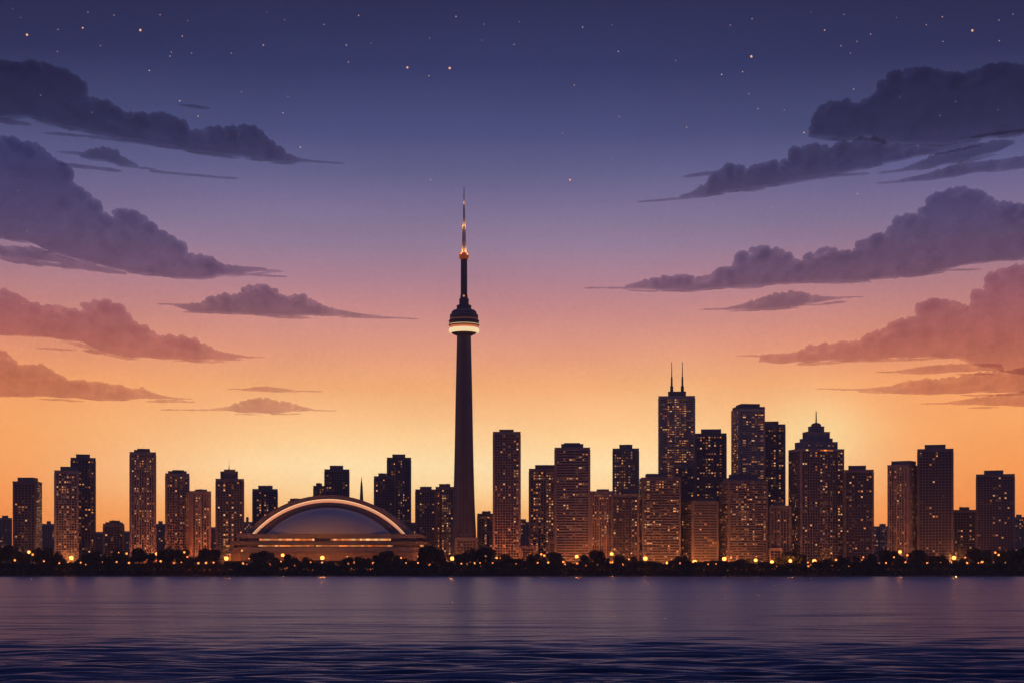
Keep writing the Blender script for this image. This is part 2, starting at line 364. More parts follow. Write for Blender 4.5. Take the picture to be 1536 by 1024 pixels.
AP = 'apartment_tower'; OF = 'office_tower'
B = [
 (AP,'dark apartment tower with flat roof box, second building from the left edge of the skyline',19,63.5,721.3,2480,[(29.5,54,715.3)],'grid',.15,2,('R',9)),
 ('apartment_block','low dim block cut by the left edge of the picture',-8,18,776,3600,[(3,12.5,772.5)],'grid',.2,0,None),
 ('apartment_block','low dim block with a small roof stub just right of the leftmost dark tower',63,83,785,3600,[(70,76.5,781)],'grid',.12,0,None),
 (AP,'front and shorter one of the overlapping pair of dark towers on the far left',81.5,118,705,2480,[(90.5,116,699)],'grid',.3,1,None),
 (AP,'rear and taller one of the overlapping pair of dark towers on the far left',106,143.5,686,2560,[(114,135,680.5)],'cols',.22,2,None),
 ('apartment_block','plain low brown block between the left pair of towers and a low stepped block',142,157,797,3600,[],'glassy',.06,4,None),
 ('apartment_block','low wide block with a stepped roof left of the tall slim left tower',154.5,186.5,785,2560,[(158,184,782.5),(164,180,780)],'grid',.22,0,None),
 ('apartment_block','tiny low block touching the left foot of the tall slim left tower',185,196,796,3600,[],'grid',.1,4,None),
 (AP,'tallest slim tower left of the stadium, lit along its edges, with stepped roof box',194.5,234,677.5,2480,[(201,225,674),(206,224.5,672)],'cols',.3,0,None),
 ('apartment_block','narrow dim block with a peaked roof stub between two slim left towers',233,249,785,3600,[(237.5,244,781)],'glassy',.14,0,None),
 (AP,'slim dense window tower with low stepped roof, right of the tallest left tower',248,284,709.4,2500,[(252,280,705.8),(258.5,276,704)],'grid',.34,0,None),
 (AP,'shorter warm brown tower with glowing vertical window strips and pale left side',279,316.7,736,2480,[(294,309,733)],'cols',.55,4,('L',7)),
 ('apartment_block','sliver of a low block left of the tower with a thin mast',315,325,790,3600,[],'glassy',.1,4,None),
 (AP,'dark tower with tall roof box and one thin mast left of the stadium',323.5,366,717.5,2500,[(330.5,357,706),(336,353,703.3)],'grid',.25,2,None),
 ('apartment_block','low block with chimney-like stub just left of the stadium arch',365,379,782,3600,[(369,373,775)],'grid',.2,0,None),
 (AP,'dark tower rising behind the left shoulder of the stadium arch',378.7,416.5,732.8,2700,[(387.3,409,727.4)],'grid',.25,2,None),
 ('apartment_block','flat dark rooftop peeking over the upper left of the stadium arch',432,455,751,2760,[(435,450,747)],'glassy',.05,2,None),
 ('apartment_block','lower dark block behind the arch top, attached side of a taller tower',470,488,728,2760,[(474,483,724)],'grid',.3,2,None),
 (AP,'dark tower rising straight behind the top of the stadium arch',486.7,524,703.3,2740,[(494.7,514.8,697.4)],'grid',.3,2,None),
 (AP,'shorter dark tower of the pair right behind the right shoulder of the stadium arch',561,594,713.6,2700,[(567.5,580,709)],'grid',.25,2,None),
 (AP,'taller dark tower of the pair behind the right shoulder of the stadium arch',580.5,616.5,685.7,2780,[(588.5,608,680.5)],'cols',.35,2,None),
 ('apartment_block','sliver of a low block between stadium pair and the towers left of the needle tower',615,625,783,3600,[],'glassy',.1,4,None),
 (AP,'dark mid-height tower left of the brown one beside the needle tower',623,654,733.3,2640,[(630,647.5,729)],'grid',.25,2,None),
 (AP,'brown mid-height tower with many small windows touching the left edge of the needle tower',653.5,682,729.5,2660,[(658.6,675.5,725)],'grid',.6,0,None),
 ('pavilion','low two-step dark pavilion at the foot of the needle tower',683,716.5,805.7,2490,[(690,709,800.5)],'grid',.16,2,None),
 ('apartment_block','low dark block filling the gap right of the needle tower shaft',716,741,769.6,2600,[(723,736,766)],'grid',.3,2,None),
 (AP,'tall slim tower with brown corners, first one right of the needle tower',739.5,780.8,647,2490,[(749,770.5,643.3)],'grid',.3,0,None),
 ('apartment_block','low narrow dark block with lit strip right of the tall slim tower',780,789,778,3600,[],'cols',.3,2,None),
 ('apartment_block','slightly lower brown sliver block beside the low narrow dark one',788,796,782,3600,[],'glassy',.08,0,None),
 (AP,'tower crowded with small lit windows left of the broad banded tower',793.4,833,702.3,2520,[(802.7,834,696.5)],'grid',.5,0,None),
 (OF,'broad banded tower with a tall roof box left of centre-right gap',832,885,670.7,2490,[(841.7,875,664.5),(846,870,663)],'bands',.12,1,None),
 (AP,'lower tower with vertical window strips just right of the broad banded tower',885.5,919.5,736,2500,[(895,913.6,733)],'cols',.35,0,None),
 (OF,'dark lower tower in front of a taller one, left of the wide front office tower',917,958.7,740.3,2490,[(931,952.3,734)],'glassy',.22,2,None),
 (AP,'brown tower densely lit, standing behind the two lower front towers',919,958.4,672,2640,[(929,948.6,665.8)],'grid',.45,0,None),
 (OF,'wide dark front office tower below the tower with twin masts',958.7,1021,715.5,2490,[(969,1000.4,709.4)],'bands',.25,2,('L',4.5)),
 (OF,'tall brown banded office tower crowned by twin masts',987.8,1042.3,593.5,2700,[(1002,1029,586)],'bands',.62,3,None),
 (OF,'small dark tower wedged below the right side of the twin mast tower',1011,1043,697.6,2560,[(1022,1042,693.3)],'glassy',.22,2,None),
 (OF,'dark glass tower with scattered lights right of the twin mast tower',1042.6,1089.7,649.4,2620,[(1051.4,1081.7,642.7)],'glassy',.25,2,None),
 (OF,'low banded front tower with an orange lit left side, between two wide front towers',1024.3,1078,751,2490,[(1050,1077,745.5)],'bands',.10,2,('L',14)),
 (OF,'wide front office tower with stepped roof and orange lit left side',1078.5,1151.6,720,2490,[(1091,1147,716),(1097,1131,709.9)],'bands',.3,2,('L',14)),
 (OF,'tall stepped-roof tower behind and above the wide front office tower',1096.4,1147.4,612.5,2640,[(1101,1143,608.8),(1107.7,1135.8,604.7)],'bands',.34,3,('L',11)),
 (OF,'dark companion tower joined to the right of the tall stepped-roof tower',1146,1178,636,2680,[(1147,1167.8,631)],'glassy',.3,1,None),
 (OF,'small dark tower at the left foot of the pyramid-topped tower',1153.7,1187,757.7,2500,[(1159.7,1175.5,751)],'cols',.2,2,None),
 (OF,'dark tower with flat roof box joined to the right of the pyramid-topped tower',1266.5,1310.5,704,2510,[(1272.4,1299,697.4)],'glassy',.16,2,None),
 ('apartment_block','low dim block in the gap right of the pyramid-topped group',1309,1332,788.6,3600,[(1319,1328.6,785)],'grid',.3,0,None),
 (AP,'slim brown-cornered tower, left one of the touching pair on the right',1331,1377,696.3,2500,[(1341.5,1369.7,690.3)],'cols',.4,0,('R',14)),
 (AP,'tall dark tower, right and higher one of the touching pair on the right',1376,1430,672.6,2490,[(1387,1418.4,665.6)],'grid',.14,2,None),
 ('apartment_block','low block between the two broad dark towers on the right',1429,1465,764,2560,[(1438.8,1454,759.8)],'grid',.25,1,None),
 (AP,'broad dark tower nearest to the right edge of the picture',1464,1522,710.5,2490,[(1476,1505,704.5)],'grid',.14,2,None),
 ('apartment_block','low dim block cut by the right edge of the picture',1521,1546,774.7,3600,[(1524,1532.5,771)],'grid',.22,0,None),
 ('low_building','small dark low building right of the tall slim tower foot',781,803,818,2480,[],'glassy',.08,2,None),
 ('low_building','narrow dark block at the left foot of the broad banded tower',824,832.5,810,2478,[],'glassy',.05,2,None),
 ('low_building','small dark low building left of the great round tree on the right',1154,1173,821,2478,[],'glassy',.05,0,None),
]
GM = {35: GLASS_WARM_LIT, 40: GLASS_WARM_LIT, 33: GLASS_WARM_LIT}
ANT = {13: [(343.5,703.5,690,.45)], 35: [(1007.5,586,540,1.35),(1023.6,586,540,1.35)]}
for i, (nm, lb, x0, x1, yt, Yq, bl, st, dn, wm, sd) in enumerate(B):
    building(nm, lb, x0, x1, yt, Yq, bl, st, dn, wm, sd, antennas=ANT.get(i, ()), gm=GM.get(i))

# pyramid-topped tower
def pyramid_tower():
    Y = 2520
    root, w, d, base, hgt, k, th = building('office_tower', 'tower with a stepped pyramid top, small dome and single spire', 1182, 1266.5, 672.5, Y, (), 'glassy', .26, 1, ('L', 19), fp=4.2)
    rw = w / 66.0
    tiers = [(65,661.5),(50,656),(41.5,646),(24.5,637.5)]
    z = hgt
    for i, (wp, yt) in enumerate(tiers):
        f = wp / 84.5; zt = WZ(yt, Y) - base; m = MB()
        m.box(-w*f/2, w*f/2, -d*f/2, d*f/2, z-.2, zt)
        m.box(-w*f/2-.3, w*f/2+.3, -d*f/2-.3, d*f/2+.3, zt-1, zt+.15)
        m.build('roof_tier', WALLS[1], root)
        if i == 0:
            for q, n in ((z + 5.2, 7),):
                for j in range(n):
                    if j in (1, 4): continue
                    x = (-.36 + .72*j/(n-1)) * w * f
                    b = MB(); b.box(x-1.7, x+1.7, -d*f/2-.14, -d*f/2+.05, q-.9, q+.9); b.build('window', LIT, root)
        z = zt
    r = 7.6 * Y / F
    m = MB(); m.lathe([(r, z-.2)] + [(r*math.cos(a), z + 1.5 + (WZ(631.5,Y)-base-z-1.5)*math.sin(a)) for a in [i*math.pi/12 for i in range(6)]] + [(.3, WZ(631.5,Y)-base)], 20)
    m.build('dome', ROOFM, root, True)
    m = MB(); zt = WZ(614,Y)-base; z0 = WZ(632.5,Y)-base; m.lathe([(1.3,z0-.5),(1.0,z0+8),(.75,zt-2),(.3,zt)],8); m.build('spire', STEEL, root)
    # lit top floor gallery
    for j, (x0, x1) in enumerate(((-.05,.02),(.03,.1),(.12,.24),(-.38,-.33))):
        b = MB(); b.box(x0*w, x1*w, -d/2-.5, -d/2-.3, hgt-3.3, hgt-1.4); b.build('window', LITBAND, root)
pyramid_tower()

# church-like needle spire behind the stadium
def needle():
    Y = 2740; base = 8; root = empty('spire_mast', (WX(542.3, Y), Y, base)); s = Y / F
    z = lambda y: WZ(y, Y) - base
    m = MB(); m.lathe([(3.2*s, 0), (3.0*s, z(755)), (2.3*s, z(742)), (1.7*s, z(729)), (1.1*s, z(723)), (.5*s, z(719)), (.25*s, z(714.5))], 8); m.build('shaft', WALLS[2], root)
    m = MB(); m.box(-4.5*s, 4.5*s, -4*s, 4*s, -1, z(770)); m.build('base', WALLS[2], root)
    tag(root, 'thin dark pointed spire rising behind the right of the stadium arch', 'spire')
needle()

# ---------------------------------------------------------------- needle tower
TCONC = mat('tower_concrete', (.17,.15,.145), .8, var=.15, vscale=.05)
TDARK = mat('tower_dark_cladding', (.10,.095,.11), .55, var=.1)
def needle_tower():
    Y = 2600; s = Y / F; base = 8
    root = empty('observation_tower', (WX(696, Y), Y, base), 0)
    z = lambda y: WZ(y, Y) - base
    # shaft: three-legged plan, sides bulge inward towards the top
    prof = [(830,18.8),(797,17.2),(764,15.7),(740,14.9),(711,14.1),(670,13.2),(640,12.7),(605,12.1),(560,11.2),(530,10.5),(500,9.9)]
    m = MB(); n = 36
    for y, r in prof:
        for k in range(n):
            a = 2*math.pi*k/n - math.pi/2
            c = .5 + .5*math.cos(3*(a + math.pi/2 + math.pi/3))      # legs front-left, front-right and back
            q = c**.6
            fluted = .80 + .20*q if q > .35 else .80 + .02*q/.35 + .06*(q>.18)
            rr = r*s*(fluted*1.08 + .02)
            m.v.append((rr*math.cos(a), rr*math.sin(a), z(y)))
    for i in range(len(prof)-1):
        for k in range(n):
            a, b = i*n+k, i*n+(k+1)%n; m.f.append((a,b,b+n,a+n))
    m.f.append(tuple((len(prof)-1)*n+k for k in range(n)))
    m.build('shaft', TCONC, root)
    rib = MB()
    for sx in (-.30, .0, .30):
        n0 = len(rib.v)
        for y, r in prof:
            x = sx*r*s; yy = -r*s*.93
            rib.v += [(x-.8,yy-.8,z(y)),(x+.8,yy-.8,z(y)),(x+.8,yy+3,z(y)),(x-.8,yy+3,z(y))]
        for i in range(len(prof)-1):
            a = n0+4*i
            for k in range(4): rib.f.append((a+k, a+(k+1)%4, a+4+(k+1)%4, a+4+k))
    rib.build('elevator_rail', TDARK, root)
    def part(nm, prof, mt, seg=40, smooth=False, parent=root):
        m = MB(); m.lathe([(r*s, z(y)) for y, r in prof], seg); return m.build(nm, mt, parent, smooth)
    part('pod_underside', [(504,9.6),(503,12),(501,16.5),(499,19.3)], TDARK)
    ring = mat('radome_lit', (.8,.75,.65), .5, emit=hx('ffe0a8'), es=.95, sampling='NONE')
    part('radome_ring', [(499.2,18),(498.8,21.6),(497.5,22.6),(495,22.8),(493,22.3),(492,20.5)], ring)
    orange = mat('deck_glow', (.5,.3,.2), .5, emit=hx('c85a28'), es=.8, sampling='NONE')
    part('lit_deck', [(492,19.8),(488.8,20.8)], orange)
    part('deck_ring', [(488.8,20.5),(488.6,22.6),(487.4,23.1),(487.1,22.4)], TDARK)
    pale = mat('deck_light_strip', (.8,.7,.5), .5, emit=hx('ffd098'), es=.9, sampling='NONE')
    part('light_strip', [(487.1,22.0),(486.3,22.0)], pale)
    part('observation_deck', [(486.3,22.3),(485.2,22.9),(484.4,21.6),(482.6,21.6),(482.2,23),(481,23),(480.6,21.6),(479.4,21.6)], TDARK)
    dim = mat('deck_light_dim', (.5,.3,.2), .5, emit=hx('a85a38'), es=.6, sampling='NONE')
    part('light_strip', [(479.4,21.2),(478.7,21.2)], dim)
    part('upper_deck', [(478.7,21.3),(474,21.3),(472.4,21),(471.5,19.2),(470,18.9),(468,18.6),(466,16.6),(464.6,13.5),(464.3,11)], TDARK)
    part('roof_drum', [(464.3,11),(458.3,11)], TDARK)
    part('neck', [(458.3,7.2),(448.3,7.2),(448.1,6)], TDARK)
    part('upper_shaft', [(448.1,5.6),(443,5.5),(442.8,5.0),(389,4.8)], TDARK, 12)
    l = MB(); l.ball((0,-6.6*s,z(445)), 1.5*s, 10, 6); l.build('warning_light', mat('beacon_warm', (1,.6,.4), .5, emit=hx('f08a50'), es=.9, sampling='NONE'), root, True)
    copper = mat('copper_pod_lit', (.45,.20,.09), .35, metal=.6, emit=hx('b85018'), es=.35, sampling='NONE')  # weak emission puts the orange light on the pod into its copper
    part('sky_pod', [(389,4.9),(388.4,6.5),(387,7.2),(384,7.4),(381.5,7.1),(379.6,5.6),(379,3.6)], copper, 28, True)
    l = MB(); l.ball((5.2*s,-4.9*s,z(382.5)), 1.3*s, 10, 6); l.build('beacon', pale, root, True)
    white = mat('antenna_white', (.7,.66,.6), .5)
    ant = part('antenna', [(379,3.5),(341,2.5),(340.5,2.9),(339.6,2.9),(339.4,1.9),(308,1.35),(307.5,1.5),(306,1.5),(305.8,.95),(290,.7),(280,.35)], white, 12)
    for yy, rr, p, dx in ((377.5,8,1900,1),(338.5,5.5,1000,1),(304.5,3.2,240,1)):
        for a in (-150,-30,90):
            li = bpy.data.lights.new('uplight','POINT'); li.energy = p*2.2; li.color = (1,.42,.13); li.shadow_soft_size = .3
            lo = bpy.data.objects.new('uplight', li); COL.objects.link(lo); lo.parent = root
            lo.location = (rr*s*math.cos(R(a)), rr*s*math.sin(R(a)), z(yy))
    tag(root, 'very tall concrete observation tower with round lit pod and orange lit antenna', 'tower')
needle_tower()

# ---------------------------------------------------------------- stadium
def stadium():
    Y = 2500; s = Y / F; base = 8; cx = 493
    root = empty('domed_stadium', (WX(cx, Y), Y, base))
    z = lambda y: WZ(y, Y) - base; X_ = lambda x: (x - cx) * s
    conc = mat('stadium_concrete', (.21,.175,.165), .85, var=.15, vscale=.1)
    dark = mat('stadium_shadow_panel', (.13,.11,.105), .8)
    def slab(nm, hw, y0, y1, dep, mt, cut=18, xo=0, front=0):
        """octagonal slab, front face at -front"""
        m = MB(); a, b = -front, dep; w_ = hw*s
        pts = [(-w_+cut, a), (w_-cut, a), (w_, a+cut), (w_, b-cut), (w_-cut, b), (-w_+cut, b), (-w_, b-cut), (-w_, a+cut)]
        for zz in (z(y0), z(y1)): m.v += [(x+xo*s, y, zz) for x, y in pts]
        m.f = [tuple(reversed(range(8))), tuple(range(8,16))] + [(k,(k+1)%8,8+(k+1)%8,8+k) for k in range(8)]
        return m.build(nm, mt, root)
    D = 190
    slab('lower_wall', 146, 840, 826.5, D, mat('stadium_lower_wall', (.20,.145,.11), .8, var=.15), xo=0, front=26)
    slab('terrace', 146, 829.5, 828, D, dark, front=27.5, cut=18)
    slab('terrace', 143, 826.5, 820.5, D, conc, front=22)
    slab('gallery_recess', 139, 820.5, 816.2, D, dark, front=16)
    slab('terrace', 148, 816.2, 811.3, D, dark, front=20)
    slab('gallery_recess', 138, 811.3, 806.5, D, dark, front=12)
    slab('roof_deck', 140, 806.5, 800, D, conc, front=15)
    # lit galleries
    def strip(nm, segs, y0, y1, fy, mt):
        for a, b in segs:
            m = MB(); xx = a
            while xx < b:
                q = min(b, xx + rng.uniform(2.5, 7)); m.box(X_(xx)+.15, X_(q)-.15, fy-.25, fy+.1, z(y0), z(y1)); xx = q
            m.build(nm, mt, root)
    strip('lit_gallery', [(391,473),(497,587)], 810.2, 807.4, -12.2, LITBAND)
    strip('lit_gallery', [(390,473),(476,590)], 819, 817.3, -16.2, LITBAND)
    strip('lit_entrance', [(631,642.5)], 829.2, 827.0, -26.4, LITBAND)
    strip('lit_entrance', [(631.5,637)], 819.8, 817, -22.4, LITBAND)
    strip('lit_entrance', [(342.5,348)], 820, 817, -20.6, LITBAND)
    # vault arch: nested rings swept back
    def arch_pts(hw, h, n=48, p=1.0):
        out = []
        for i in range(n + 1):
            a = math.pi * i / n
            out.append((-hw*math.cos(a), h*math.sin(a)))
        return out
    def circ(hw, h, n=56):      # circular segment of half chord hw and rise h
        r = (hw*hw + h*h) / (2*h); a0 = math.asin(hw / r)
        return [(r*math.sin(-a0 + 2*a0*i/n), r*math.cos(-a0 + 2*a0*i/n) - (r - h)) for i in range(n+1)]
    z0 = z(800) - .2
    def ring(nm, o, i, y0, y1, mt):
        po, pi = circ(*[v*s for v in o]), circ(*[v*s for v in i]); m = MB(); n = len(po)
        for (yy) in (y0, y1):
            m.v += [(x, yy, z0+h) for x, h in po] + [(x, yy, z0+h) for x, h in pi]
        for k in range(n-1):
            m.f += [(k, k+1, n+k+1, n+k), (2*n+k, 3*n+k, 3*n+k+1, 2*n+k+1), (k, 2*n+k, 2*n+k+1, k+1), (n+k, n+k+1, 3*n+k+1, 3*n+k)]
        return m.build(nm, mt, root, False)
    ring('roof_arch', (125,58.5), (115,52.5), 0, 120, conc)
    band = mat('arch_panel_painted_glow', (.6,.42,.32), .6, emit=hx('e09268'), es=.8, sampling='NONE')  # emission stands in for strip lights washing the pale arch panel
    ring('arch_panel_painted_glow', (115.5,52.8), (109.5,47.6), 1.2, 4, band)
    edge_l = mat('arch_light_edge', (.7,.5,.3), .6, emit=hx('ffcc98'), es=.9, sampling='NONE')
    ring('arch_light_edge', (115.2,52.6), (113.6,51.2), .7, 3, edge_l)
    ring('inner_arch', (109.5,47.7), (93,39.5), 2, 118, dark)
    ring('inner_arch_lip', (104,45.2), (101,43.4), 1.2, 6, conc)
    # rounded end panel below the arch, quarter shell bulging to the lake
    pan = mat('roof_membrane', (.27,.34,.42), .38, var=.06, vscale=.03, spec=.6)
    m = MB(); nu, nv = 36, 12; po = circ(93.5*s, 40*s, nu)
    for j in range(nv + 1):
        t = j / nv
        for x, h in po:
            m.v.append((x, 3 - 22*math.sin(t*math.pi/2)*(max(0,h)/(40*s))**.5, z0 + h*max(0,math.cos(t*math.pi/2))**.9 if j < nv else z0))
    for j in range(nv):
        for k in range(nu): a = j*(nu+1)+k; m.f.append((a, a+1, a+nu+2, a+nu+1))
    m.build('roof_panel', pan, root, True)
    # back of the vault
    m = MB(); pts = circ(124*s, 58*s, 40); m.v = [(x, 119.5, z0+h) for x, h in pts]; m.f = [tuple(range(len(pts)))]
    m.build('back_panel', conc, root)
    tag(root, 'low wide domed stadium with glowing arch and lit terraces beside the needle tower', 'stadium')
stadium()

# ---------------------------------------------------------------- trees
def leaf_mat(nm, c):
    m = bpy.data.materials.new(nm); m.use_nodes = True; t = m.node_tree; b = t.nodes['Principled BSDF']
    ge = N('ShaderNodeNewGeometry', t)
    t.links.new(ramp([(0, tuple(x*.6 for x in c)+(1,)), (1, tuple(x*1.4 for x in c)+(1,))], ge.outputs['Random Per Island'], t), b.inputs['Base Color'])
    b.inputs['Roughness'].default_value = .9; b.inputs['Specular IOR Level'].default_value = .1
    return m
LEAF = leaf_mat('foliage', (.045,.05,.022)); BARK = mat('bark', (.06,.045,.035), .95, var=.2)
def crown_mesh(seed, nb, n, hfrac=.62):
    """unit crown: half width 1, from z=.3 to z=1 (tree height 1) filled with leaf clumps"""
    r = random.Random(seed); m = MB(); blobs = [(0, 0, .62, .52, .36)]
    for k in range(nb):
        a = r.uniform(0, 2*math.pi); q = r.uniform(.3, .72)
        blobs.append((q*math.cos(a), q*math.sin(a), r.uniform(.42, .82), r.uniform(.22,.38), r.uniform(.13,.2)))
    for k in range(n):
        bx, by, bz, br, bh = r.choice(blobs)
        v = Vector((r.gauss(0,1), r.gauss(0,1), r.gauss(0,1))).normalized() * (r.random() ** .28)
        c = Vector((bx + v.x*br, by + v.y*br, min(1, bz + v.z*bh)))
        sz = r.uniform(.035, .085)
        nrm = (v + Vector((r.uniform(-.6,.6), r.uniform(-.6,.6), r.uniform(-.6,.6)))).normalized()
        u = nrm.orthogonal().normalized(); w_ = nrm.cross(u)
        n0 = len(m.v); a0 = r.uniform(0, 6.28)
        for q in range(5):
            a = a0 + q*2*math.pi/5; p = c + (u*math.cos(a) + w_*math.sin(a)) * sz * r.uniform(.7,1.3)
            m.v.append((p.x, p.y, p.z))
        m.f.append(tuple(range(n0, n0+5)))
    return m.mesh('crown', LEAF)
def trunk_mesh(seed):
    r = random.Random(seed); m = MB()
    def limb(p, q, r0, r1, seg=6):
        p, q = Vector(p), Vector(q); ax = (q-p).normalized(); u = ax.orthogonal().normalized(); w_ = ax.cross(u); n0 = len(m.v)
        for c, rr in ((p, r0), (q, r1)):
            for k in range(seg):
                a = 2*math.pi*k/seg; v = c + (u*math.cos(a)+w_*math.sin(a))*rr; m.v.append(tuple(v))
        for k in range(seg): m.f.append((n0+k, n0+(k+1)%seg, n0+seg+(k+1)%seg, n0+seg+k))
    limb((0,0,-.02), (.02,0,.35), .06, .045); limb((.02,0,.35), (0,.03,.75), .045, .015)
    for k in range(5):
        a = r.uniform(0, 6.28); q = r.uniform(.35,.6)
        limb((.02,0,r.uniform(.28,.45)), (q*math.cos(a), q*math.sin(a), r.uniform(.5,.8)), .028, .008)
    return m.mesh('trunk', BARK)
CR = [crown_mesh(s, nb, n) for s, nb, n in ((1,9,2300),(2,7,2000),(3,11,2600),(4,8,2100),(5,6,1900),(6,12,2600))]
TR = [trunk_mesh(s) for s in range(3)]
TREES = [(10,14,816),(-2,9,823),(24,12,818),(37,9,828),(57,12,821),(71,11,820),(86,9,827),(96,6,835),(118,7,836),(128,10,829),(144,8,824.5),
 (137,7,832),(157,7,829),(165,6,833),(175,11,819),(187,7,831),(209,15,821),(226,8,829),(252,16,818.5),(274,14,822),(288,8,834),(310,13,821),
 (324,12,823),(299,8,832),(352,7,842),(361,6,841),(386,13,828),(399,13,825),(411,8,832),(433,7,830),(442,9,833),(457,6,834.5),(466,7,837),
 (476,7,843),(495,7,841),(507,7,843),(524,12,835),(540,9,834),(552,8,836),(579,16,824.5),(566,8,831),(594,8,832),(610,7,836),(619,6,840),
 (645,16,818),(656,13,823),(635,10,825),(690,9,830),(700,12,824),(712,10,822),(722,9,819),(734,10,821),(747,7,836),(757,8,830),(768,6,836),
 (779,6,836),(788,6,839),(799,11,830),(812,8,836),(830,13,827),(841,8,833),(853,6,841),(877,10,831),(892,15,824),(906,9,834),(927,10,832),
 (940,7,838),(952,9,834),(960,6,840),(978,9,842),(990,7,843),(1011,7,838),(1023,11,833),(1032,6,838),(1053,6,842),(1069,5,843),(1086,7,846),
 (1100,8,842),(1117,13,837),(1126,8,841),(1147,9,841),(1170,9,836),(1187,21,823.5),(1202,12,830),(1236,7,838),(1247,9,838),(1263,11,833),
 (1275,7,841),(1285,10,833),(1298,8,837),(1308,9,830),(1325,12,823.5),(1338,10,825),(1352,8,832),(1367,9,828),(1379,15,823.5),(1395,10,832),
 (1411,8,831),(1420,6,837),(1444,7,836),(1461,14,822),(1479,13,824),(1499,14,824),(1517,14,821),(1534,13,821)]
def tree(name, x, hw, yt, Y, label, group, cat='tree', squash=1):
    b = ground_z(Y); s = Y / F; h = WZ(yt, Y) - b
    root = empty(name, (WX(x, Y), Y, b), rng.uniform(0, 6.28))
    root.scale = (1, 1, 1)
    c = link('crown', rng.choice(CR), root); c.scale = (hw*s*1.08, hw*s*1.08, h*1.03)
    t = link('trunk', rng.choice(TR), root); t.scale = (hw*s*.8, hw*s*.8, h)
    tag(root, label, cat, group)
LBL = {83: 'broadest round dark tree on the right shore, below the small tower beside the pyramid-topped tower',
       0: 'tall dark round tree at the far left end of the shore', 18: 'big rounded dark tree below the slim dense window tower on the left',
       39: 'broad dark tree in front of the right half of the stadium', 44: 'broad dark tree between the stadium terraces and the needle tower',
       63: 'broad domed dark tree below the gap right of the broad banded tower'}
for i, (x, hw, yt) in enumerate(TREES):
    tree('shore_tree', x, hw, yt, rng.uniform(2388, 2410), LBL.get(i, 'dark round-crowned tree in the row along the shore'), 'trees along the shore')
x = -6
while x < 1545:
    yt = rng.uniform(839.5, 846.5)
    tree('shore_shrub', x, rng.uniform(10, 14), yt, rng.uniform(2364, 2376), 'low dark bushy shrub at the water edge below the trees', 'shrubs along the water edge', 'shrub')
    x += rng.uniform(8.5, 12)
# undergrowth: one uncountable mass filling the bank
u = MB(); r = random.Random(5)
for k in range(36000):
    Y = r.uniform(SHORE+1.5, SHORE+34); xx = WX(r.uniform(-30, 1566), Y); h = r.uniform(0, 1)**.7 * (8 + 7*min(1, (Y-SHORE)/20)); zz = ground_z(Y) - .5 + h
    sz = r.uniform(.5, 1.3); n0 = len(u.v)
    nrm = Vector((r.uniform(-1,1), -1, r.uniform(-.5,1))).normalized(); a_ = nrm.orthogonal().normalized(); b_ = nrm.cross(a_)
    for q in range(4):
        a = q*math.pi/2 + r.uniform(-.3,.3); p = Vector((xx, Y, zz)) + (a_*math.cos(a)+b_*math.sin(a))*sz; u.v.append(tuple(p))
    u.f.append((n0,n0+1,n0+2,n0+3))
tag(u.build('undergrowth', LEAF), 'dense dark undergrowth covering the bank between shore and trees', 'undergrowth', kind='stuff')

# ---------------------------------------------------------------- lamps
LAMPS = [(43.5,827.5,'b'),(49,831,'m'),(22.3,839.5,'m'),(66,841,'s'),(89,844,'s'),(107,836,'B'),(121,843,'s'),(128.5,846,'t'),(154,842.5,'s'),
 (175,842,'s'),(193.5,843.5,'m'),(190,829.5,'m'),(178,828,'t'),(235.5,830,'b'),(241,841,'m'),(260.5,844,'s'),(272,842.5,'t'),(276.5,827.5,'m'),
 (281,834.5,'s'),(297.5,844,'m'),(309,843.5,'m'),(320.5,843,'s'),(339.5,837,'B'),(363,825,'s'),(364.5,844.5,'m'),(370,846,'s'),(373.5,837,'t'),
 (405,846,'m'),(421.5,841.5,'t'),(424,832,'b'),(442.5,847.5,'s'),(483.5,836,'B'),(466,842.5,'t'),(503.5,846,'s'),(507,847.5,'s'),(522.5,844.5,'s'),
 (560,843.5,'s'),(521,834,'t'),(601.5,836,'s'),(609,843.5,'t'),(627,843.5,'s'),(628.8,834.5,'b'),(644,846,'m'),(657.5,847.5,'t'),(678.5,837,'B'),
 (692,844.5,'s'),(700,845.3,'m'),(711.8,844,'m'),(720,843.5,'t'),(721,848,'t'),(739,844,'s'),(745,836,'m'),(812,830.5,'m'),(816.5,832.5,'m'),
 (806.5,843.5,'s'),(822.5,843,'m'),(845,842,'m'),(847.8,846,'m'),(865,834,'b'),(866,844.5,'m'),(879,847.5,'s'),(774,845,'t'),(896,846,'t'),
 (917.5,830,'b'),(918.5,842.5,'s'),(934.5,846,'m'),(943.5,838,'s'),(947,829,'t'),(968,837,'B'),(1001.5,844,'b'),(1009,848,'s'),(1020,844,'s'),
 (1042,842,'B'),(1062,845.5,'s'),(1086.5,837.5,'B'),(1096.5,836,'s'),(1074,845,'t'),(1133.5,839.5,'b'),(1135.5,849,'s'),(1158,842,'b'),
 (1165,848.5,'s'),(1177,846.5,'s'),(1185.5,840.5,'b'),(1221.5,841,'B'),(1212.5,848.5,'m'),(1216.5,846,'s'),(1241,849,'t'),(1248,847,'s'),
 (1254,839,'m'),(1273.5,848.5,'s'),(1295,835,'s'),(1329,843.5,'s'),(1288,848,'t'),(1350,827,'b'),(1361,832,'m'),(1341,835,'s'),(1358,842.5,'s'),
 (1391,844,'m'),(1410.5,843.5,'s'),(1431,836,'B'),(1448,835.5,'s'),(1450.5,843.8,'m'),(1473.5,842,'m'),(1493,828,'m'),(1498,831.5,'m'),(1467.5,843.5,'t')]
RAD = {'B': 3.0, 'b': 2.4, 'm': 1.5, 's': 1.1, 't': .8}
GLOBE = {}
